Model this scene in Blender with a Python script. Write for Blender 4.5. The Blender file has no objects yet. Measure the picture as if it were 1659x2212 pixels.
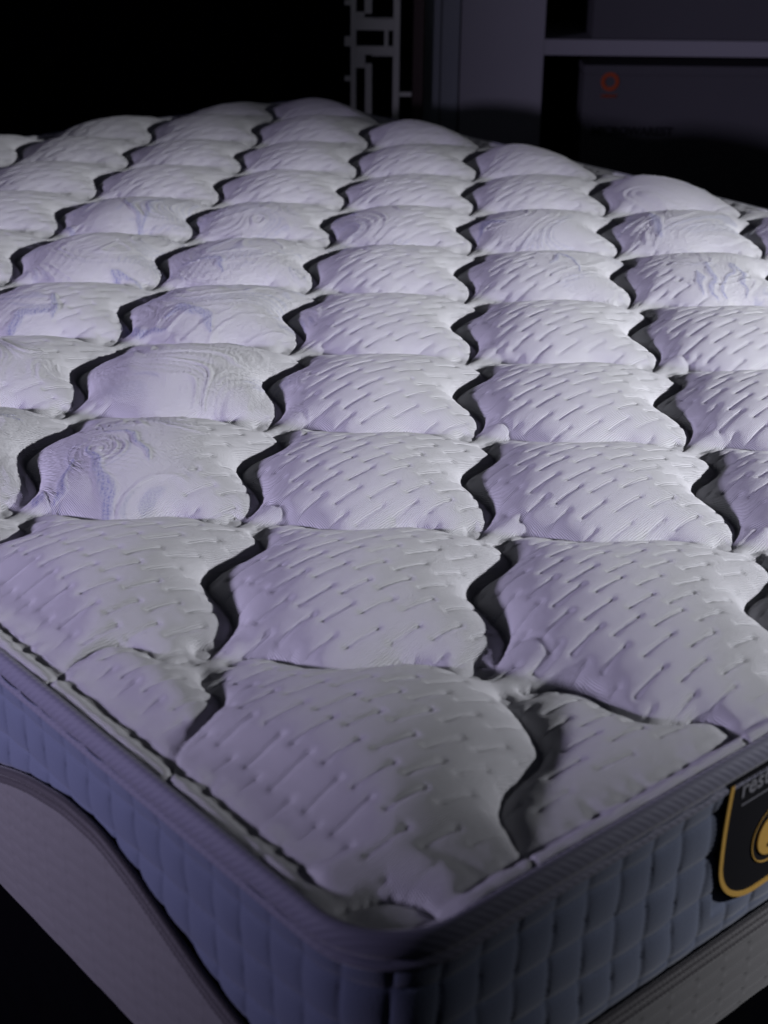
import bpy, bmesh, math, random
import numpy as np
S = bpy.context.scene
random.seed(4)
rng = np.random.RandomState(7)

# ------------------------------------------------------------------ camera, world, lights
ZT = 0.62                      # height of the mattress top above the floor
HC = 0.5214                    # camera height above the mattress top
cam_d = bpy.data.cameras.new('camera'); cam = bpy.data.objects.new('camera', cam_d)
S.collection.objects.link(cam); S.camera = cam
cam.location = (0, 0, ZT + HC)
from mathutils import Matrix, Vector
PITCH, ROLL = 0.4311, -0.0114
cam.matrix_world = (Matrix.Translation(cam.location) @ Matrix.Rotation(math.pi/2 - PITCH, 4, 'X') @ Matrix.Rotation(-ROLL, 4, 'Z'))
cam_d.sensor_fit = 'VERTICAL'; cam_d.sensor_height = 36.0; cam_d.sensor_width = 27.0
cam_d.lens = 3224.9 / 2212.0 * 36.0
cam_d.clip_start = 0.02; cam_d.clip_end = 60
cam_d.dof.use_dof = True; cam_d.dof.focus_distance = 1.42; cam_d.dof.aperture_fstop = 8.0

w = bpy.data.worlds.new('World'); S.world = w; w.use_nodes = True
bgn = w.node_tree.nodes['Background']
bgn.inputs['Color'].default_value = (0.22, 0.23, 0.32, 1); bgn.inputs['Strength'].default_value = 0.060
S.view_settings.view_transform = 'Standard'; S.view_settings.look = 'None'
S.view_settings.gamma = 1; S.view_settings.exposure = 0; S.view_settings.use_curve_mapping = False

def spot(name, loc, target, color, energy, size, blend, radius):
    l = bpy.data.lights.new(name, 'SPOT'); l.color = color; l.energy = energy
    l.spot_size = math.radians(size); l.spot_blend = blend; l.shadow_soft_size = radius
    o = bpy.data.objects.new(name, l); S.collection.objects.link(o)
    o.location = loc
    o.rotation_euler = (Vector(target) - Vector(loc)).to_track_quat('-Z', 'Y').to_euler()
    return o
spot('key_lamp', (2.5, 0.98, ZT + 0.83), (0.62, 1.49, ZT), (0.94, 0.945, 1.0), 610, 46.8, 1.0, 0.035)
spot('violet_lamp', (-2.3, 0.2, ZT + 0.53), (0.75, 2.02, ZT), (0.73, 0.65, 1.0), 350, 51.5, 1.0, 0.10)

# ------------------------------------------------------------------ helpers
def tag(o, label=None, cat=None, group=None, kind=None):
    if label: o['label'] = label
    if cat: o['category'] = cat
    if group: o['group'] = group
    if kind: o['kind'] = kind
    return o
def empty(name, loc, rz=0.0):
    o = bpy.data.objects.new(name, None); S.collection.objects.link(o)
    o.location = loc; o.rotation_euler = (0, 0, rz); o.empty_display_size = 0.1
    return o
def link(name, me, mat, parent=None):
    o = bpy.data.objects.new(name, me); S.collection.objects.link(o)
    if mat: me.materials.append(mat)
    if parent: o.parent = parent
    return o
def bm_obj(name, bm, mat, parent=None, smooth=False):
    me = bpy.data.meshes.new(name); bm.to_mesh(me); bm.free()
    if smooth:
        for p in me.polygons: p.use_smooth = True
    return link(name, me, mat, parent)
def add_box(bm, x0, x1, y0, y1, z0, z1, bev=0.0):
    r = bmesh.ops.create_cube(bm, size=1.0)
    for v in r['verts']:
        v.co = Vector(((x0+x1)/2 + v.co.x*(x1-x0), (y0+y1)/2 + v.co.y*(y1-y0), (z0+z1)/2 + v.co.z*(z1-z0)))
    if bev:
        es = list({e for v in r['verts'] for e in v.link_edges})
        bmesh.ops.bevel(bm, geom=es, offset=bev, segments=2, affect='EDGES')
def box_obj(name, x0, x1, y0, y1, z0, z1, mat, parent=None, bev=0.002):
    bm = bmesh.new(); add_box(bm, x0, x1, y0, y1, z0, z1, bev); return bm_obj(name, bm, mat, parent)
def grid_mesh(name, V, nu, nv, wrap=False, keep=None):
    """V: (nu*nv,3) array, v fastest"""
    me = bpy.data.meshes.new(name)
    iu = np.arange(nu if wrap else nu-1); iv = np.arange(nv-1)
    A, B = np.meshgrid(iu, iv, indexing='ij'); A2 = (A+1) % nu
    q = np.stack([A*nv+B, A2*nv+B, A2*nv+B+1, A*nv+B+1], -1).reshape(-1, 4)
    if keep is not None:
        q = q[keep[q].all(1)]
        used = np.zeros(len(V), bool); used[q.ravel()] = True
        idx = np.cumsum(used)-1; V = V[used]; q = idx[q]
    else: used = None
    me.vertices.add(len(V)); me.vertices.foreach_set('co', V.astype(np.float32).ravel())
    me.loops.add(q.size); me.loops.foreach_set('vertex_index', q.astype(np.int32).ravel())
    me.polygons.add(len(q))
    me.polygons.foreach_set('loop_start', np.arange(0, q.size, 4, dtype=np.int32))
    me.polygons.foreach_set('loop_total', np.full(len(q), 4, np.int32))
    me.polygons.foreach_set('use_smooth', np.ones(len(q), bool))
    me.update(calc_edges=True); me.validate()
    return me, used

class N:
    def __init__(s, name):
        s.m = bpy.data.materials.new(name); s.m.use_nodes = True
        s.t = s.m.node_tree; s.b = s.t.nodes['Principled BSDF']
    def n(s, typ, **kw):
        x = s.t.nodes.new(typ)
        for k, v in kw.items():
            if k in x.inputs: x.inputs[k].default_value = v
            else: setattr(x, k, v)
        return x
    def l(s, a, b): s.t.links.new(a, b)
def mat(name, col, rough=0.8, sheen=0.0, noise=0.0, nscale=30, bump=0.0, bscale=400, spec=0.3, metal=0.0):
    k = N(name); k.b.inputs['Roughness'].default_value = rough
    k.b.inputs['Specular IOR Level'].default_value = spec
    k.b.inputs['Metallic'].default_value = metal
    k.b.inputs['Sheen Weight'].default_value = sheen
    tc = k.n('ShaderNodeTexCoord')
    nz = k.n('ShaderNodeTexNoise', Scale=nscale, Detail=4.0); k.l(tc.outputs['Object'], nz.inputs['Vector'])
    mr = k.n('ShaderNodeMapRange'); mr.inputs[3].default_value = 1-noise; mr.inputs[4].default_value = 1+noise
    k.l(nz.outputs['Fac'], mr.inputs[0])
    mx = k.n('ShaderNodeVectorMath', operation='SCALE'); mx.inputs[0].default_value = col
    k.l(mr.outputs[0], mx.inputs['Scale']); k.l(mx.outputs[0], k.b.inputs['Base Color'])
    if bump:
        vz = k.n('ShaderNodeTexNoise', Scale=bscale, Detail=2.0); k.l(tc.outputs['Object'], vz.inputs['Vector'])
        bp = k.n('ShaderNodeBump', Strength=1.0, Distance=bump); k.l(vz.outputs['Fac'], bp.inputs['Height'])
        k.l(bp.outputs[0], k.b.inputs['Normal'])
    return k.m

def vnoise(x, y, seed=0):
    """smooth value noise, -1..1"""
    xi = np.floor(x).astype(np.int64); yi = np.floor(y).astype(np.int64)
    fx = x-xi; fy = y-yi; fx = fx*fx*(3-2*fx); fy = fy*fy*(3-2*fy)
    def h(a, b):
        n = (a*374761393 + b*668265263 + seed*974711) & 0xffffffff
        n = ((n ^ (n >> 13))*1274126177) & 0xffffffff
        return ((n ^ (n >> 16)) & 0xffff)/32767.5-1
    return (h(xi, yi)*(1-fx)+h(xi+1, yi)*fx)*(1-fy) + (h(xi, yi+1)*(1-fx)+h(xi+1, yi+1)*fx)*fy
def sstep(a, b, x):
    t = np.clip((x-a)/(b-a), 0, 1); return t*t*(3-2*t)

# ------------------------------------------------------------------ materials
def knit_material():
    k = N('knit_fabric'); b = k.b
    b.inputs['Roughness'].default_value = 0.85; b.inputs['Specular IOR Level'].default_value = 0.25
    b.inputs['Sheen Weight'].default_value = 0.15; b.inputs['Sheen Roughness'].default_value = 0.5
    at = k.n('ShaderNodeAttribute', attribute_name='yarn')
    sp = k.n('ShaderNodeSeparateColor'); k.l(at.outputs['Color'], sp.inputs[0])
    tc = k.n('ShaderNodeTexCoord')
    nz = k.n('ShaderNodeTexNoise', Scale=14.0, Detail=5.0); k.l(tc.outputs['Object'], nz.inputs['Vector'])
    mr = k.n('ShaderNodeMapRange'); mr.inputs[3].default_value = .93; mr.inputs[4].default_value = 1.05
    k.l(nz.outputs['Fac'], mr.inputs[0])
    mx = k.n('ShaderNodeMix', data_type='RGBA'); mx.inputs[6].default_value = (.475, .475, .50, 1); mx.inputs[7].default_value = (.13, .145, .33, 1)
    # the blue yarn shows as fine speckles
    vs = k.n('ShaderNodeTexVoronoi', Scale=520.0); k.l(tc.outputs['Object'], vs.inputs['Vector'])
    gt = k.n('ShaderNodeMapRange'); gt.inputs[1].default_value = .25; gt.inputs[2].default_value = .6; gt.inputs[3].default_value = 1.0; gt.inputs[4].default_value = .45
    k.l(vs.outputs['Distance'], gt.inputs[0])
    mu = k.n('ShaderNodeMath', operation='MULTIPLY'); k.l(sp.outputs[0], mu.inputs[0]); k.l(gt.outputs[0], mu.inputs[1])
    k.l(mu.outputs[0], mx.inputs[0])
    sc = k.n('ShaderNodeVectorMath', operation='SCALE'); k.l(mx.outputs[2], sc.inputs[0]); k.l(mr.outputs[0], sc.inputs['Scale'])
    k.l(sc.outputs[0], b.inputs['Base Color'])
    # knit loops
    w1 = k.n('ShaderNodeTexWave', Scale=260.0, Distortion=0.6, Detail=1.0); w1.bands_direction = 'X'
    w2 = k.n('ShaderNodeTexWave', Scale=210.0, Distortion=0.8, Detail=1.0); w2.bands_direction = 'Y'
    k.l(tc.outputs['Object'], w1.inputs['Vector']); k.l(tc.outputs['Object'], w2.inputs['Vector'])
    ad = k.n('ShaderNodeMath', operation='ADD'); k.l(w1.outputs['Fac'], ad.inputs[0]); k.l(w2.outputs['Fac'], ad.inputs[1])
    n3 = k.n('ShaderNodeTexNoise', Scale=600.0, Detail=2.0); k.l(tc.outputs['Object'], n3.inputs['Vector'])
    a2 = k.n('ShaderNodeMath', operation='ADD'); k.l(ad.outputs[0], a2.inputs[0]); k.l(n3.outputs['Fac'], a2.inputs[1])
    vd = k.n('ShaderNodeTexVoronoi', Scale=240.0, Randomness=.55); k.l(tc.outputs['Object'], vd.inputs['Vector'])
    md = k.n('ShaderNodeMath', operation='MULTIPLY'); k.l(vd.outputs['Distance'], md.inputs[0]); k.l(sp.outputs[1], md.inputs[1])
    m3 = k.n('ShaderNodeMath', operation='MULTIPLY_ADD'); m3.inputs[1].default_value = -1.8; k.l(md.outputs[0], m3.inputs[0]); k.l(a2.outputs[0], m3.inputs[2])
    bp = k.n('ShaderNodeBump', Strength=0.9, Distance=0.00060); k.l(m3.outputs[0], bp.inputs['Height'])
    k.l(bp.outputs[0], b.inputs['Normal'])
    return k.m
M = {}
M['knit'] = knit_material()
M['panel'] = mat('blue_panel_cloth', (.060, .075, .122), .75, .25, .08, 60, .0003, 700)
M['tape'] = mat('edge_tape_cloth', (.095, .095, .135), .7, .2, .06, 90, .0003, 900)
def weave(m):
    t = m.node_tree; b = t.nodes['Principled BSDF']
    tc = t.nodes.new('ShaderNodeTexCoord'); w_ = t.nodes.new('ShaderNodeTexWave'); w_.bands_direction = 'DIAGONAL'
    w_.inputs['Scale'].default_value = 95; w_.inputs['Distortion'].default_value = .4
    t.links.new(tc.outputs['Object'], w_.inputs['Vector'])
    bp = t.nodes.new('ShaderNodeBump'); bp.inputs['Distance'].default_value = .00025
    t.links.new(w_.outputs['Fac'], bp.inputs['Height']); t.links.new(bp.outputs[0], b.inputs['Normal'])
weave(M['tape'])
M['cord'] = mat('dark_piping_cloth', (.016, .013, .017), .6, .2, .1, 200, .0003, 900)
M['band'] = mat('grey_band_cloth', (.085, .083, .086), .85, .15, .06, 30, .0002, 800)
M['black'] = mat('black_cloth', (.006, .006, .008), .9, 0, .2, 20, spec=.1)
M['gold'] = mat('gold_thread', (.62, .36, .06), .45, .1, .08, 300, .0003, 1200, spec=.5, metal=.3)
M['grey_thread'] = mat('grey_thread', (.16, .16, .18), .6, 0, .1, 300)
M['floor'] = mat('dark_floor', (.0008, .0008, .001), .95, 0, .3, 6, spec=0)
M['wall'] = mat('dark_wall', (.004, .0045, .012), .9, 0, .2, 2, spec=.05)
M['base'] = mat('bed_base_cloth', (.0015, .0015, .002), .9, 0, .2, 30, spec=0)
M['screen'] = mat('white_screen_paint', (.58, .60, .53), .6, 0, .04, 10)
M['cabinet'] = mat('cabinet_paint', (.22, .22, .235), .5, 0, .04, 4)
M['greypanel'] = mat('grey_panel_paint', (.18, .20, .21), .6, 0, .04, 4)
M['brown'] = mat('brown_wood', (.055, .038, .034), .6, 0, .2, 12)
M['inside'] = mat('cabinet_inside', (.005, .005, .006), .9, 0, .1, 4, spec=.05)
M['carton'] = mat('pale_card', (.058, .058, .064), .6, 0, .04, 8)
M['carton_dark'] = mat('dark_card', (.02, .02, .025), .8, 0, .1, 8, spec=.1)
M['orange'] = mat('orange_ink', (.26, .045, .012), .6, 0, .05, 20)
M['ink'] = mat('black_ink', (.01, .01, .012), .6, 0, .05, 20)

# ------------------------------------------------------------------ the mattress
W, L, RC = 1.50, 2.00, 0.06
matt = empty('mattress', (0.0, 0.5987, ZT - 0.245), 0.7118)
tag(matt, 'pale quilted mattress with blue quilted sides, lying on a dark base', 'mattress')
ZO = 0.245        # local z of the reference top plane

# node grid of the quilting, local metres (measured), and a smooth model through it
NODES= {(0, 0): (0.119, 0.325), (1, 0): (0.264, 0.18), (-1, 1): (0.124, 0.628), (0, 1): (0.27, 0.494), (1, 1): (0.414, 0.346), (2, 1): (0.559, 0.193), (-1, 2): (0.272, 0.803), (0, 2): (0.411, 0.647), (1, 2): (0.546, 0.499), (2, 2): (0.689, 0.354), (-1, 3): (0.422, 0.958), (0, 3): (0.559, 0.804), (1, 3): (0.687, 0.658), (2, 3): (0.83, 0.51), (-2, 4): (0.427, 1.224), (-1, 4): (0.564, 1.096), (0, 4): (0.707, 0.969), (1, 4): (0.829, 0.811), (2, 4): (0.968, 0.67), (-2, 5): (0.576, 1.38), (-1, 5): (0.713, 1.249), (0, 5): (0.842, 1.102), (1, 5): (0.97, 0.958), (2, 5): (1.111, 0.822), (3, 5): (1.262, 0.694), (-2, 6): (0.724, 1.523), (-1, 6): (0.846, 1.374), (0, 6): (0.979, 1.241), (1, 6): (1.108, 1.098), (2, 6): (1.256, 0.969), (-2, 7): (0.866, 1.66), (-1, 7): (0.987, 1.516), (0, 7): (1.11, 1.368), (1, 7): (1.247, 1.24), (2, 7): (1.408, 1.13), (-2, 8): (0.984, 1.785), (-1, 8): (1.13, 1.661), (0, 8): (1.247, 1.51), (1, 8): (1.422, 1.418), (-1, 9): (1.27, 1.818), (0, 9): (1.416, 1.677)}

K = list(NODES); P = np.array([NODES[k] for k in K])
def basis(i, j): return np.stack([i**0, i, j, i*i, i*j, j*j, j**3], -1)
ki = np.array([k[0] for k in K], float); kj = np.array([k[1] for k in K], float)
Cf = np.linalg.lstsq(basis(ki, kj), P, rcond=None)[0]
Er = P - basis(ki, kj) @ Cf
def xy(i, j):
    i = np.asarray(i, float); j = np.asarray(j, float)
    q = basis(i, j) @ Cf
    d2 = (i[..., None]-ki)**2 + (j[..., None]-kj)**2
    wt = np.exp(-d2/(2*.45**2))
    return q + (wt @ Er)/(wt.sum(-1, keepdims=True)+.25)

VT = np.array([.00, .07, .15, .23, .31, .38, .45, .52, .60, .68, .76, .83, .90, .95, 1.0])
VO = np.array([-.03, -.01, .025, .048, .022, -.022, -.070, -.088, -.055, .03, .085, .092, .065, .02, .0])
HT = np.array([.00, .06, .12, .20, .29, .38, .47, .56, .64, .72, .80, .88, .94, 1.0])
HO = np.array([.00, .03, .055, .055, .01, -.045, -.055, -.01, .045, .065, .035, -.015, -.015, .0])
def smooth_interp(t, T, O):
    fine = np.linspace(0, 1, 201); y = np.interp(fine, T, O)
    kk = np.hanning(15); kk /= kk.sum(); y = np.convolve(np.pad(y, 7, mode='edge'), kk, 'valid')
    return np.interp(t, fine, y)
lines = []         # polylines in local metres
for i in range(-6, 10):
    for j in range(-6, 15):
        ji = rng.uniform(-.008, .008, 4)
        t = np.linspace(.062, .955, 90)
        o = smooth_interp(t, VT, VO) + ji[0]*np.sin(t*9)
        pi_, pj_ = i+o, j+t
        # curl at the lower end: turns to the left and up
        a = np.linspace(0, 1.75*math.pi, 30); r = .032
        cx, cy = pi_[0]-r*1.05, pj_[0]
        li = cx + r*1.05*np.cos(-a); lj = cy + r*1.0*np.sin(-a)
        pts_i = np.concatenate([li[::-1], pi_]); pts_j = np.concatenate([lj[::-1], pj_])
        # small curl at the upper end: turns to the right and down
        cx, cy = pts_i[-1]+r*.9, pts_j[-1]
        li = cx - r*.9*np.cos(a*.9); lj = cy + r*.85*np.sin(a*.9)
        if not (j == -1 and i in (0, 1)): lines.append(xy(np.concatenate([pts_i, li]), np.concatenate([pts_j, lj])))
        if j == -1:
            t = np.linspace(.02, .97, 100)
            o = smooth_interp(t, HT, HO)
            if i == 0: continue
            lines.append(xy(i+t, j+o)); continue
        if j == 0 and i in (-1, 1): continue
        t = np.linspace(.07, .92, 90)
        o = smooth_interp(t, HT, HO) + ji[1]*np.sin(t*8)
        pi_, pj_ = i+t, j+o
        cx, cy = pi_[-1]-.0, pj_[-1]+r*.8
        li = cx + r*1.25*np.sin(a); lj = cy - r*.8*np.cos(a)
        lines.append(xy(np.concatenate([pi_, li]), np.concatenate([pj_, lj])))
        cx, cy = pi_[0], pj_[0]-r*.7
        li = cx - r*.8*np.sin(a[:22]); lj = cy + r*.7*np.cos(a[:22])
        lines.append(xy(li, lj))

def chaikin(p, n=3):
    p = np.array(p, float)
    for _ in range(n):
        q = np.empty((2*len(p), 2)); q[0] = p[0]; q[-1] = p[-1]
        q[1:-1:2] = p[:-1]*.75+p[1:]*.25; q[2:-1:2] = p[:-1]*.25+p[1:]*.75; p = q
    return p
# the last seams before the near edges, as measured
for pl in ([(0.247, 0.163), (0.24, 0.156), (0.241, 0.143), (0.234, 0.127), (0.223, 0.1), (0.211, 0.086), (0.188, 0.082), (0.164, 0.076), (0.148, 0.061), (0.14, 0.042), (0.13, 0.021), (0.122, 0.009), (.118, -.002)],
           [(0.105, 0.315), (0.098, 0.309), (0.09, 0.291), (0.092, 0.274), (0.084, 0.261), (0.066, 0.251), (0.041, 0.24), (0.025, 0.23), (0.015, 0.215), (-.002, .195)],
           [(0.263, 0.160), (0.279, 0.149), (0.294, 0.135), (0.296, 0.121), (0.292, 0.101), (0.294, 0.082), (0.301, 0.068), (0.316, 0.061), (0.331, 0.055), (0.338, 0.045), (0.331, 0.028), (0.321, 0.012), (.314, -.002)],
           [(0.110, 0.330), (0.086, 0.337), (0.086, 0.356), (0.08, 0.371), (0.069, 0.378), (0.054, 0.378), (0.037, 0.375), (0.019, 0.365), (-.002, .352)],
           [(-.002, .052), (.019, .058), (.036, .0555), (.048, .049), (.057, .039), (.061, .027), (.057, .014), (.053, -.002)]):
    lines.append(chaikin(pl))
for cx_, cy_ in ((.248, .157), (.104, .307), (.268, .152), (.104, .334)):
    a = np.linspace(0, 5.2, 20); lines.append(np.stack([cx_+.005*np.cos(a), cy_+.005*np.sin(a)], -1))

CR = 0.022         # crease of the top border, measured from the edge
def crown(x, y): return .045*sstep(.2, 1.7, (x+y)/2) - .016*(1-(1-sstep(.09, -.01, W-x))*(1-sstep(.09, -.01, L-y)))*sstep(.5, 1.0, np.maximum(x/W, y/L))*sstep(.3, 1.0, (x+y)/2)
def edge_dist(x, y):
    dx = np.minimum(x, W-x); dy = np.minimum(y, L-y)
    ins = (dx < RC) & (dy < RC)
    return np.where(ins, RC-np.hypot(RC-dx, RC-dy), np.minimum(dx, dy))
def solve(h, u0=None, it=300):
    nx, ny = int(round(W/h))+1, int(round(L/h))+1
    X, Y = np.meshgrid(np.arange(nx)*h, np.arange(ny)*h, indexing='ij')
    free = np.ones((nx, ny), np.float32)
    for pl in lines:
        seg = np.hypot(*np.diff(pl, axis=0).T); s = np.r_[0, np.cumsum(seg)]
        if s[-1] > 3: continue
        q = np.arange(0, s[-1], h*.45)
        px = np.interp(q, s, pl[:, 0])/h; py = np.interp(q, s, pl[:, 1])/h
        a = np.round(px).astype(int); b = np.round(py).astype(int)
        ok = (a >= 0) & (a < nx) & (b >= 0) & (b < ny)
        free[a[ok], b[ok]] = 0
    e = edge_dist(X, Y)
    free[e < h] = 0
    u = np.zeros((nx, ny), np.float32) if u0 is None else bilin(u0, X.ravel()/(W)*(u0.shape[0]-1), Y.ravel()/L*(u0.shape[1]-1)).reshape(nx, ny).astype(np.float32)
    u *= free; hh = np.float32(h*h)
    for _ in range(it):
        v = u.copy()
        v[1:-1, 1:-1] = .25*(u[2:, 1:-1]+u[:-2, 1:-1]+u[1:-1, 2:]+u[1:-1, :-2]+hh)
        u = v*free
    return u
def bilin(A, fx, fy):
    fx = np.clip(fx, 0, A.shape[0]-1.001); fy = np.clip(fy, 0, A.shape[1]-1.001)
    a = fx.astype(int); b = fy.astype(int); p = fx-a; q = fy-b
    return (A[a, b]*(1-p)+A[a+1, b]*p)*(1-q)+(A[a, b+1]*(1-p)+A[a+1, b+1]*p)*q
U = solve(.008, None, 500); U = solve(.004, U, 500); U = solve(.002, U, 260)
print('poisson max', U.max())

def axis(total, s0, k):
    out = [0.0]
    while out[-1] < total: out.append(out[-1] + s0*(1+k*out[-1]))
    a = np.array(out); return a*total/a[-1]
ax_, ay_ = axis(W, .00125, 1.1), axis(L, .00125, 1.1)
GX, GY = np.meshgrid(ax_, ay_, indexing='ij')
gx, gy = GX.ravel(), GY.ravel()
e = edge_dist(gx, gy)
u = bilin(U, gx/W*(U.shape[0]-1), gy/L*(U.shape[1]-1))
un = np.clip(u/.0030, 0, None)
dome = un**.62
lift = sstep(.125, .06, gx)*sstep(.14, .21, gy)*sstep(.8, .5, gy)
dome = dome + .34*lift*(1-dome)
z = -.027 + .0365*dome
rr_ = np.clip(e/CR, 0, 1)
roll = -.0165 + .0034*np.sin(math.pi*np.clip(rr_, 0, 1))**1.2 - .0040*(1-rr_)**3
cap = -.0150 + .034*sstep(0, .10, e-CR) + .03*(1-sstep(.06, .10, np.hypot(gx, gy)))
z = np.where(e < .14, -.0025*np.log(np.exp(-np.clip(z, -.05, .05)/.0025)+np.exp(-cap/.0025)), z)
crn = sstep(.055, .085, np.hypot(gx, gy))
wr = sstep(CR+.004, CR-.004, e)*crn
roll -= .006*np.exp(-(u/.000012))*sstep(.006, .012, e)
z = z*(1-wr)+roll*wr - .0017*np.exp(-((e-CR)/.0045)**2)*crn
z = np.where((e < .02) & (crn < .99), np.maximum(z, -.024+.006*(1-e/.02)), z)
zcr = crown(gx, gy)
z += zcr
# soft irregular padding
z += .0006*vnoise(gx*85, gy*85, 3)*sstep(.02, .15, dome)*sstep(.62, .25, dome)
z += (.0022*vnoise(gx*9, gy*9, 1) + .0009*vnoise(gx*32, gy*32, 2))*np.clip(dome, 0, 1)
# ruffles along the border crease
s_al = np.where(np.minimum(gx, W-gx) < np.minimum(gy, L-gy), gy, gx)
z += (.0016*vnoise(s_al*120, e*30, 5)+.0010*vnoise(s_al*45, e*20, 6))*np.exp(-((e-CR)/.010)**2)*np.clip(dome*4, 0, 1)

# jacquard swirl regions (in quilt cell units: i, j, half width, half depth)
blobs = [(-.66, 1.5, .40, .55), (-1.6, 1.5, .6, .6), (-.45, 2.45, .55, .42), (-1.6, 2.4, .5, .26), (-.4, 3.5, .5, .5),
         (-1.75, 3.2, .35, .3), (-1.4, 4.5, .6, .5), (-.5, 4.5, .5, .5), (.4, 4.85, .5, .25), (-1.4, 5.4, .5, .5), (-.6, 5.4, .4, .4),
         (.25, 5.4, .3, .3), (1.5, 5.5, .5, .45), (2.5, 5.5, .5, .5), (2.5, 6.4, .45, .4), (1.75, 4.5, .3, .48), (2.7, 4.5, .4, .5), (.1, 2.05, .12, .2)]
wx = gx + .012*vnoise(gx*22, gy*22, 11); wy = gy + .012*vnoise(gx*22, gy*22, 12)
sw = np.zeros_like(gx)
for (bi, bj, ri, rj) in blobs:
    c = xy(bi, bj); ji_ = (xy(bi+.2, bj)-xy(bi-.2, bj))/.4; jj_ = (xy(bi, bj+.2)-xy(bi, bj-.2))/.4
    J = np.linalg.inv(np.array([ji_, jj_]).T)
    dx, dy = wx-c[0], wy-c[1]
    A = (J[0, 0]*dx+J[0, 1]*dy)/ri; B = (J[1, 0]*dx+J[1, 1]*dy)/rj
    sw = np.maximum(sw, sstep(1.06, .98, np.sqrt(A*A+B*B)))
# swirling ridges by domain warping
q1 = vnoise(gx*9+3, gy*9, 21); q2 = vnoise(gx*9, gy*9+7, 22)
sx = gx*8+1.15*q1; sy = gy*8+1.15*q2
f = vnoise(sx*.9+2.3, sy*1.1+.7, 29) + .18*vnoise(sx*2.1, sy*2.1, 24)
zone = sstep(-.02, .04, vnoise(sx*1.2+5, sy*1.2, 25))
ridge = np.sin(f*56)*sstep(.70, .45, np.abs(f))
th = f*9
dots = np.cos((gx*.8+gy*.6)*2*math.pi/.0052 + 3*q1)*np.cos((gy*.8-gx*.6)*2*math.pi/.0052+3*q2)
lines_ = np.sin((gx+gy)*2*math.pi/.006/1.3 + 9*q1)
sz = .00042*ridge*(1-.5*zone) + .00040*dots*zone + .00038*lines_*(1-zone)
sz += .0013*np.exp(-((np.abs(f)-.22)/.030)**2) + .0010*np.exp(-((np.abs(f)-.50)/.03)**2)

# stitched dashes, brick pattern, all along the short side of the mattress
px_, py_ = .0285, .0288
ddx = gx - .493 + .0016*vnoise(gx*15, gy*15, 31); ddy = gy - .3296 + .0016*vnoise(gx*15, gy*15, 32)
dz = np.zeros_like(gx)
col0 = np.round(ddx/px_)
for dc in (-1, 0, 1):
    col = col0+dc
    lx = ddx-col*px_
    off = -.0135*col
    row = np.round((ddy-off)/py_)
    rr = row*py_+off
    cn = col*7.13+row*3.71
    ly = ddy-rr-.0012*np.sin(cn)-.06*lx*np.sin(cn*1.7)
    half = .0145+.0012*np.sin(cn*2.3)
    win = sstep(half+.0022, half-.0012, np.abs(lx))
    g = np.exp(-(ly/.00115)**2)*win
    stitch = 1+.18*np.cos(lx*2*math.pi/.0022)
    dz -= .00140*g*stitch + .00075*np.exp(-(ly/.0050)**2)*sstep(half+.006, half-.004, np.abs(lx))
    for sgn, am in ((-1, .0007), (1, .0009)):
        dz -= am*np.exp(-((lx-sgn*half)**2+ly**2)/.0030**2)
fade = np.clip(dome*3.5, 0, 1)*sstep(CR+.006, CR+.040, e)**.7
zz = z + fade*(sw*sz + (1-sw)*dz)
# folds of the little bridges between cells (arc-shaped tucks up-right of each node)
for (i, j), amp in [((1, 2), 1.), ((2, 3), 1.), ((0, 1), .8), ((1, 1), .7), ((1, 0), .8), ((2, 2), .5), ((0, 2), .4), ((0, 3), .4), ((2, 1), .9), ((1, 3), .5)]:
    aa = np.linspace(0, 1, 14)
    pts = xy(i+np.interp(aa, [0, .35, .7, 1], [.08, .15, .18, .12]), j+np.interp(aa, [0, .35, .7, 1], [.17, .15, .06, .0]))
    c = xy(i+.1, j+.08); near = np.hypot(gx-c[0], gy-c[1]) < .06
    d = np.full(near.sum(), 9.)
    for a_, b_ in zip(pts[:-1], pts[1:]):
        ab = b_-a_; tt = np.clip(((gx[near]-a_[0])*ab[0]+(gy[near]-a_[1])*ab[1])/(ab@ab), 0, 1)
        d = np.minimum(d, np.hypot(gx[near]-a_[0]-tt*ab[0], gy[near]-a_[1]-tt*ab[1]))
    zz[near] -= amp*.0020*np.exp(-(d/.0030)**2)
    # puff of the tongue itself
    c2_ = xy(i+.06, j+.06); dd = np.hypot(gx[near]-c2_[0], gy[near]-c2_[1])
    zz[near] += 0*np.exp(-(dd/.014)**2)
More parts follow.
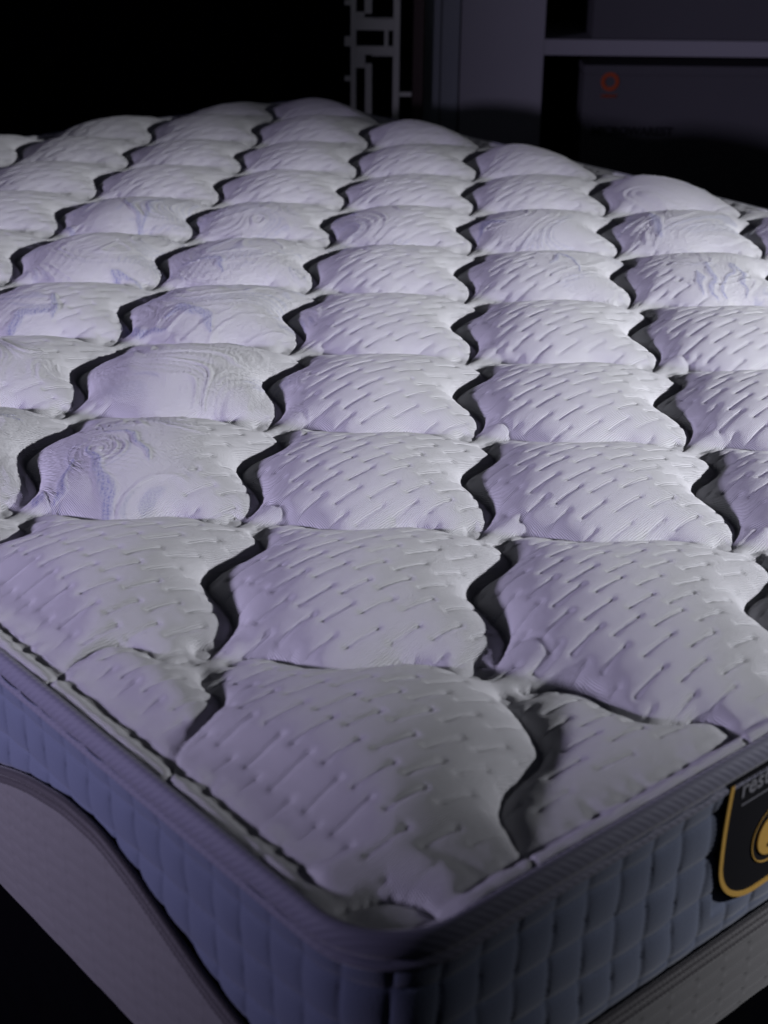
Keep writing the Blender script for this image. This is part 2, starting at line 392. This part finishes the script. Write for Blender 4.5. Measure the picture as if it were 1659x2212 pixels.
# blue yarn motifs
yarn = np.zeros_like(gx)
strokes = [([(0.463, 0.999), (0.455, 0.956), (0.477, 0.932)], 10), ([(0.491, 0.954), (0.517, 0.955), (0.519, 0.92), (0.511, 0.894)], 8),
 ([(0.71, 1.395), (0.694, 1.339), (0.676, 1.304)], 4), ([(0.676, 1.304), (0.741, 1.37), (0.752, 1.369)], 5),
 ([(0.335, 1.035), (0.372, 1.071), (0.397, 1.051), (0.417, 1.082)], 8), ([(0.166, 0.649), (0.15, 0.636)], 7),
 ([(0.225, 0.663), (0.204, 0.619), (0.195, 0.588), (0.177, 0.565)], 7), ([(0.249, 0.686), (0.261, 0.669), (0.256, 0.638), (0.247, 0.604)], 3),
 ([(0.909, 1.17), (0.939, 1.181), (0.935, 1.15)], 8), ([(1.015, 0.989), (1.062, 1.01), (1.063, 0.983)], 7),
 ([(1.254, 0.883), (1.207, 0.838), (1.187, 0.807)], 7), ([(1.114, 0.678), (1.053, 0.611)], 5),
 ([(1.059, 0.606), (1.142, 0.656), (1.126, 0.629), (1.089, 0.594)], 4), ([(1.08, 0.665), (1.049, 0.626)], 4),
 ([(0.489, 0.859), (0.5, 0.839), (0.508, 0.823)], 4), ([(0.833, 1.056), (0.877, 1.051), (0.901, 1.012)], 5),
 ([(0.202, 0.8), (0.213, 0.792)], 2.5), ([(0.198, 0.793), (0.214, 0.78)], 2.5), ([(0.962, 0.799), (1.005, 0.819), (1.009, 0.802), (0.982, 0.769)], 3),
 ([(0.608, 1.406), (0.603, 1.345)], 5), ([(0.515, 1.127), (0.55, 1.152), (0.557, 1.12)], 4), ([(0.41, 1.064), (0.388, 1.036)], 4),
 ([(0.199, 0.663), (0.174, 0.63), (0.156, 0.619)], 4), ([(0.62, 1.12), (0.66, 1.09), (0.64, 1.06)], 4)]
for pts, wd in strokes:
    pts = np.array(pts); wd *= .001
    near = (gx > pts[:, 0].min()-.04) & (gx < pts[:, 0].max()+.04) & (gy > pts[:, 1].min()-.04) & (gy < pts[:, 1].max()+.04)
    X_ = gx[near]+.006*vnoise(gx[near]*50, gy[near]*50, 41); Y_ = gy[near]+.006*vnoise(gx[near]*50, gy[near]*50, 42)
    d = np.full(near.sum(), 9.)
    n = len(pts)
    for k_, (a_, b_) in enumerate(zip(pts[:-1], pts[1:])):
        ab = b_-a_; tt = np.clip(((X_-a_[0])*ab[0]+(Y_-a_[1])*ab[1])/(ab@ab), 0, 1)
        tg = (k_+tt)/(n-1)
        d = np.minimum(d, np.hypot(X_-a_[0]-tt*ab[0], Y_-a_[1]-tt*ab[1])/(wd*(.30+.70*np.sin(math.pi*tg))))
    yarn[near] = np.maximum(yarn[near], sstep(1.3, .5, d)*(.72+.28*np.sin((X_*.8-Y_*.6)*2*math.pi/.0042)))
    zz[near] += .0010*sstep(1.5, .8, d)*fade[near]
yarn = np.maximum(yarn*1.0, sw*.38*sstep(.40, .52, np.abs(vnoise(sx*1.5+9, sy*1.5, 51)))*sstep(-.1, .4, ridge))
keep = e > -.0001
me, used = grid_mesh('quilted_top', np.stack([gx, gy, zz+ZO], -1), len(ax_), len(ay_), keep=keep)
ca = me.color_attributes.new('yarn', 'FLOAT_COLOR', 'POINT')
yv = yarn[used]; cc = np.stack([yv, sw[used], yv*0, yv*0+1], -1).astype(np.float32)
ca.data.foreach_set('color', cc.ravel())
link('quilted_top', me, M['knit'], matt)

# --- perimeter of the rounded rectangle; s = 0 in the middle of the near corner, + along the right side
Q = math.pi*RC/2
PER = 2*(W-2*RC)+2*(L-2*RC)+4*Q
def perim(s):
    s = np.mod(np.asarray(s, float)-Q/2, PER)
    out = np.zeros(s.shape+(4,))
    cur = 0.0
    segs = [('l', (RC, 0), (1, 0), W-2*RC), ('a', (W-RC, RC), -90), ('l', (W, RC), (0, 1), L-2*RC), ('a', (W-RC, L-RC), 0),
            ('l', (W-RC, L), (-1, 0), W-2*RC), ('a', (RC, L-RC), 90), ('l', (0, L-RC), (0, -1), L-2*RC), ('a', (RC, RC), 180)]
    for sg in segs:
        ln = sg[3] if sg[0] == 'l' else Q
        m_ = (s >= cur) & (s <= cur+ln+1e-9); t = s[m_]-cur
        if sg[0] == 'l':
            d = sg[2]; out[m_] = np.stack([sg[1][0]+d[0]*t, sg[1][1]+d[1]*t, t*0+d[1], t*0-d[0]], -1)
        else:
            a = math.radians(sg[2])+t/RC
            out[m_] = np.stack([sg[1][0]+RC*np.cos(a), sg[1][1]+RC*np.sin(a), np.cos(a), np.sin(a)], -1)
        cur += ln
    return out
sa = np.concatenate([np.arange(-.75, .6, .0016), np.arange(.6, PER-.75, .012)])
PR = perim(sa)
def ribbon(name, prof_off, prof_z, m, parent, closed=False):
    """prof_off, prof_z: arrays (ns, nv) or (nv,)"""
    po = np.broadcast_to(prof_off, (len(sa), np.shape(prof_off)[-1])); pz = np.broadcast_to(prof_z, po.shape)
    V = np.stack([PR[:, None, 0]+PR[:, None, 2]*po, PR[:, None, 1]+PR[:, None, 3]*po, pz+ZO], -1)
    me, _ = grid_mesh(name, V.reshape(-1, 3), len(sa), po.shape[1], wrap=True)
    return link(name, me, m, parent)
sn = np.where(sa > PER/2, sa-PER, sa)
left_y = -sn - Q/2 + RC          # y on the left side
wave_y = np.array([-.2, .0, .06, .10, .131, .162, .20, .24, .281, .327, .378, .41, .435, .50, .58, .66])
wave_z = np.array([-.162, -.160, -.156, -.150, -.142, -.133, -.118, -.102, -.091, -.091, -.101, -.111, -.121, -.140, -.154, -.160])
pz_ = np.where(sn < 0, np.interp(left_y, wave_y, wave_z), -.161)
kk = np.hanning(31); kk /= kk.sum(); m1 = sa < .6
tmp = pz_[m1]; pz_[m1] = np.convolve(np.pad(tmp, 15, mode='edge'), kk, 'valid')
# quilted side panel
nv = 84
tz = np.linspace(0, 1, nv)
cr_ = crown(PR[:, 0], PR[:, 1])[:, None]; Zp = (-.030+cr_) + (pz_[:, None]+.030-cr_)*tz[None, :]
sp_ = np.broadcast_to(sa[:, None], Zp.shape)
A = np.abs(np.sin(math.pi*((sp_-.0921)/.0292 + .04*np.sin(Zp*60+sp_*9)))); B = np.abs(np.sin(math.pi*((Zp+.050)/.0333+.03*np.sin(sp_*40))))
puff = .0048*(A+1e-4)**.22*(B+1e-4)**.26 + .0007*vnoise(sp_*40, Zp*40, 61)
puff *= sstep(0, .10, 1-tz)[None, :]*.8+.2
rows_ = .00018*np.sin(Zp*2*math.pi/.0026)
undr = sstep(.2895-RC+Q/2, .2935-RC+Q/2, sp_)*sstep(.4045-RC+Q/2, .4005-RC+Q/2, sp_)*sstep(-.1355, -.131, Zp)
ribbon('side_panel', -.0045+(puff+rows_)*(1-undr)+.0012*undr, Zp, M['panel'], matt)
# double cord piping
def cord(zc_off, oc, r):
    a = np.linspace(0, 2*math.pi, 13)
    return oc + r*np.cos(a), zc_off + r*np.sin(a)
o1, z1 = cord(0.0030, .0032, .0036); o2, z2 = cord(-.0040, .0030, .0040)
tw = .00035*np.sin(sa*2*math.pi/.004)[:, None]
c1 = ribbon('piping', o1[None, :]+tw, pz_[:, None]+z1[None, :], M['cord'], matt)
ribbon('piping_cord', o2[None, :]-tw, pz_[:, None]+z2[None, :], M['cord'], c1)
# lower band with rows of short dashes
nv = 60; tz = np.linspace(0, 1, nv); Zb = (pz_[:, None]-.003) + (-.242-(pz_[:, None]-.003))*tz[None, :]
sb = np.broadcast_to(sa[:, None], Zb.shape)
bx = sb; by = Zb
colb = np.round(bx/.0285); offb = -.0067*colb; rowb = np.round((by-offb)/.0135)
lx = bx-colb*.0285; ly = by-rowb*.0135-offb
db = -.0016*np.exp(-(ly/.0011)**2)*sstep(.0145, .011, np.abs(lx))
bulge = .003*np.sin(math.pi*np.clip(tz, 0, 1))**.6
ribbon('lower_band', -.001+bulge[None, :]+db, Zb, M['band'], matt)
# bottom sheet
bm = bmesh.new(); pp = PR[::12]; vs = [bm.verts.new((p[0]-p[2]*.001, p[1]-p[3]*.001, .003)) for p in pp]; bm.faces.new(vs[::-1])
bm_obj('underside', bm, M['base'], matt)
# edge tape
to = np.array([-.005, -.0045, -.003, -.0005, .0022, .0038, .0050, .0052, .0044, .0022, .0010, .0024, .0052, .0054, .0036, .0004, -.004])
to = to - .0035
tzz = -.0010 + .93*np.array([-.022, -.0155, -.0130, -.0122, -.0132, -.0160, -.020, -.0245, -.0278, -.0292, -.0300, -.0310, -.0325, -.0355, -.0380, -.0385, -.037])
rib = .00022*np.sin(sa*2*math.pi/.0033)[:, None]*np.ones(17)[None, :]
wob = (.0007*vnoise(sa*22, sa*0, 71))[:, None]
ribbon('edge_tape', to[None, :]+rib+wob*.5, tzz[None, :]+wob+crown(PR[:, 0], PR[:, 1])[:, None], M['tape'], matt)

# --- label on the right side (local y = 0 plane, facing -y)
def outline(x0, x1, zt, zb, r, n=14):
    pts = [(x0, zt)]
    for k_ in range(n+1):
        a = math.pi + math.pi/2*k_/n; pts.append((x0+r+r*math.cos(a), zb+r+r*math.sin(a)))
    for k_ in range(n+1):
        a = 1.5*math.pi + math.pi/2*k_/n; pts.append((x1-r+r*math.cos(a), zb+r+r*math.sin(a)))
    pts.append((x1, zt)); return pts
def slab(name, pts, y0, y1, m, parent):
    bm = bmesh.new()
    a = [bm.verts.new((x, y0, z_+ZO)) for x, z_ in pts]; b = [bm.verts.new((x, y1, z_+ZO)) for x, z_ in pts]
    n = len(pts); bm.faces.new(a); bm.faces.new(b[::-1])
    for k_ in range(n): bm.faces.new((a[k_], b[k_], b[(k_+1) % n], a[(k_+1) % n]))
    bmesh.ops.recalc_face_normals(bm, faces=bm.faces)
    return bm_obj(name, bm, m, parent)
def wavy(pts): return [(x+.004*math.sin((z_+.02)/.11*math.pi)*(1 if x < .344 else -1), z_) for x, z_ in pts]
def label_outline(d):
    pts = outline(.2915+d, .4025-d, -.030, -.1335+d, .040-d*.8)
    k_ = 5; x0, zt = pts[0]; x1 = pts[-1][0]; zb_ = pts[1][1]
    lft = [(x0, zt+(zb_-zt)*q/k_) for q in range(k_)]; rgt = [(x1, zb_+(zt-zb_)*(q+1)/k_) for q in range(k_)]
    return wavy(lft+pts[1:-1]+rgt)
lab = slab('label_patch', label_outline(0), -.0014, .002, M['black'], matt)
lab['label'] = 'black woven label with gold rim on the right side'
op = label_outline(.0012); ip = label_outline(.0048)
bm = bmesh.new(); rings = []
for y_ in (-.0026, -.001):
    rings.append([bm.verts.new((x, y_, z_+ZO)) for x, z_ in op]); rings.append([bm.verts.new((x, y_, z_+ZO)) for x, z_ in ip])
n = len(op)
for k_ in range(n-1):
    a, b, c, d = rings
    bm.faces.new((a[k_], a[k_+1], b[k_+1], b[k_])); bm.faces.new((c[k_], d[k_], d[k_+1], c[k_+1]))
    bm.faces.new((a[k_], c[k_], c[k_+1], a[k_+1])); bm.faces.new((b[k_], b[k_+1], d[k_+1], d[k_]))
bmesh.ops.recalc_face_normals(bm, faces=bm.faces)
bm_obj('gold_rim', bm, M['gold'], lab)
def disc(name, cx, cz, r0, r1, y0, y1, m, parent, n=64):
    bm = bmesh.new()
    def ring(r, y_): return [bm.verts.new((cx+r*math.cos(2*math.pi*k_/n), y_, cz+ZO+r*math.sin(2*math.pi*k_/n))) for k_ in range(n)]
    A_, B_ = ring(r1, y0), ring(r1, y1)
    for k_ in range(n): bm.faces.new((A_[k_], A_[(k_+1) % n], B_[(k_+1) % n], B_[k_]))
    if r0 > 0:
        C_, D_ = ring(r0, y0), ring(r0, y1)
        for k_ in range(n):
            q_ = (k_+1) % n
            bm.faces.new((C_[k_], D_[k_], D_[q_], C_[q_])); bm.faces.new((A_[k_], C_[k_], C_[q_], A_[q_])); bm.faces.new((B_[k_], B_[q_], D_[q_], D_[k_]))
    else: bm.faces.new(A_[::-1]); bm.faces.new(B_)
    bmesh.ops.recalc_face_normals(bm, faces=bm.faces)
    return bm_obj(name, bm, m, parent)
bd = disc('badge', .3470, -.0905, 0, .0170, -.0026, -.001, M['gold'], lab)
disc('badge_ring', .3470, -.0905, .0222, .0230, -.0023, -.001, M['gold'], lab)
def text(name, s_, x, y, z_, size, m, parent, bold=0.0, align='LEFT', shear=0):
    cu = bpy.data.curves.new(name, 'FONT'); cu.body = s_; cu.size = size; cu.extrude = .0002; cu.offset = bold; cu.align_x = align; cu.shear = shear
    t = bpy.data.objects.new('tmp', cu); S.collection.objects.link(t)
    dg = bpy.context.evaluated_depsgraph_get(); dg.update()
    me = bpy.data.meshes.new_from_object(t.evaluated_get(dg)); bpy.data.objects.remove(t)
    me.materials.clear()
    me.transform(Matrix.Translation((x, y, z_)) @ Matrix.Rotation(math.pi/2, 4, 'X'))
    return link(name, me, m, parent)
text('lettering', 'rest', .304, -.0018, -.0445+ZO, .0190, M['grey_thread'], lab, .0003)
box_obj('fine_print', .306, .387, -.0019, -.0012, -.0515+ZO, -.0507+ZO, M['grey_thread'], lab, 0)
text('badge_letter', 'B', .3470, -.0030, -.0915+ZO, .0110, M['ink'], bd, .0004, 'CENTER')
text('badge_words', 'SINCE', .3470, -.0030, -.1000+ZO, .0042, M['ink'], bd, .0001, 'CENTER')

# ------------------------------------------------------------------ setting
bs = empty('bed_base', (0.0, 0.5987, 0), 0.7118)
tag(bs, 'dark upholstered base standing under the quilted mattress', 'bed base')
box_obj('base_box', .03, W-.03, .03, L-.03, .06, ZT-.245, M['base'], bs, .01)
for fx in (.12, W-.12):
    for fy in (.12, L-.12): box_obj('foot', fx-.03, fx+.03, fy-.03, fy+.03, 0, .06, M['inside'], bs, .003)
bm = bmesh.new(); add_box(bm, -8, 8, -6, 8, -.05, 0); tag(bm_obj('floor', bm, M['floor']), kind='structure')
bm = bmesh.new(); add_box(bm, -8, 8, 4.6, 4.7, 0, 3.2); tag(bm_obj('wall', bm, M['wall']), kind='structure')

# ------------------------------------------------------------------ things behind (Y about 3.4 m)
YB = 3.4
# openwork screen
sc = empty('openwork_screen', (-.035, YB, 0)); tag(sc, 'white openwork screen of random rectangles standing behind the mattress', 'screen')
bm = bmesh.new()
def bar(x0, x1, z0, z1): add_box(bm, x0+.035, x1+.035, -.008, .008, z0+ZT, z1+ZT, .0008)
def hbar(x0, x1, zc, h=.010): bar(x0, x1, zc-h/2, zc+h/2)
bar(.0085, .0230, -.62, .62)                       # right upright
bar(-.0845, -.0725, -.62, .62)                     # left upright
bar(-.0525, -.0375, -.62, .045)                    # between lower cut-outs
bar(-.0545, -.0385, .150, .30)
cells_h = [(-.0735, .0095, .1285, .026), (-.0735, .0095, .073, .018), (-.098, -.084, .0915, .020), (-.098, -.084, .0125, .010), (-.098, -.084, .172, .010),
           (-.0735, -.0525, .050, .028), (-.0375, .0095, .063, .004), (-.0735, -.0545, .146, .014), (-.0735, .0095, -.090, .018), (-.098, -.084, -.075, .01), (-.0735, .0095, -.19, .016),
           (-.0735, .0095, -.33, .02), (-.0735, .0095, -.47, .02), (-.0735, .0095, .30, .02), (-.0735, .0095, .42, .02), (-.0735, .0095, .61, .02), (-.0735, .0095, -.61, .02)]
for x0, x1, zc, h in cells_h: hbar(x0, x1, zc, h)
bar(-.0110, -.0020, .082, .117)
bar(-.0385, .0095, .1390, .1395)
hbar(.0225, .0505, -.020, .009)
o = bm_obj('openwork_panel', bm, M['screen'], sc)
po = empty('wooden_post', (.064, YB, 0)); tag(po, 'narrow dark brown post between the white screen and the grey panel', 'post')
box_obj('shaft', -.012, .012, -.02, .02, 0, 1.9, M['brown'], po)
box_obj('cap', -.014, .014, -.022, .022, 1.9, 1.93, M['brown'], po)
# grey panel and cabinet
gp = empty('display_panel', (.105, YB+.02, 0)); tag(gp, 'narrow grey display panel between the brown post and the shelf cabinet', 'panel')
box_obj('board', -.028, .0085, -.01, .01, 0, 1.95, M['greypanel'], gp)
box_obj('board', .0100, .050, -.012, .010, 0, 1.95, M['greypanel'], gp)
cb = empty('shelf_cabinet', (.7, YB, 0)); tag(cb, 'white open shelf cabinet holding pale boxes behind the mattress', 'cabinet')
def cbx(name, x0, x1, y0, y1, z0, z1, m, bev=.001): return box_obj(name, x0-.7, x1-.7, y0, y1, z0+ZT, z1+ZT, m, cb, bev)
cbx('side_panel', .157, .340, .0, .36, -.62, 1.1, M['cabinet'])
cbx('side_panel', 1.20, 1.30, .0, .36, -.62, 1.1, M['cabinet'])
cbx('shelf', .340, 1.20, .0, .34, .0665, .1000, M['cabinet'])
cbx('shelf', .340, 1.20, .0, .34, -.30, -.27, M['cabinet'])
cbx('shelf', .340, 1.20, .0, .34, .44, .47, M['cabinet'])
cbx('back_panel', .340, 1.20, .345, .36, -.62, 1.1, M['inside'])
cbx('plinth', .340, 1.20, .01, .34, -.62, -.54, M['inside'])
def carton(x, z0, wd, hgt, dep, y, label, name='cardboard_box', lidgap=False):
    r = empty(name, (x, YB+y, ZT+z0)); tag(r, label, 'box', 'pale boxes on the cabinet shelves')
    box_obj('carton', 0, wd, 0, dep, .0, hgt-.02, M['carton'], r, .0015)
    box_obj('lid', -.0015, wd+.0015, -.0015, dep+.0015, hgt-.0195, hgt, M['carton'], r, .0015)
    return r
b1 = carton(.446, .1005, .60, .28, .26, .02, 'pale grey box on the upper shelf of the cabinet, with no markings')
b2 = carton(.434, -.2695, .66, .3130, .28, .02, 'pale grey box on the lower shelf, printed with an orange ring')
# printed ring and words on the lower box front
fy = -.0012
bm = bmesh.new(); n = 48
zc = .0085+.2695; xc = .4915-.434
for k_ in range(n):
    a0, a1 = 2*math.pi*k_/n, 2*math.pi*(k_+1)/n
    vs = [bm.verts.new((xc+r_*math.cos(a_), fy-.0008, zc+r_*1.0*math.sin(a_))) for r_, a_ in ((.0205, a0), (.0205, a1), (.0115, a1), (.0115, a0))]
    bm.faces.new(vs[::-1])
bm_obj('ring_mark', bm, M['orange'], b2)
text('ring_words', 'ORENIT', xc, fy-.0008, zc-.0345, .0105, M['orange'], b2, .0002, 'CENTER')
text('box_words', 'MICROWAREST', .4576-.434, fy-.0008, -.108+.2695, .0260, M['ink'], b2, .0010)
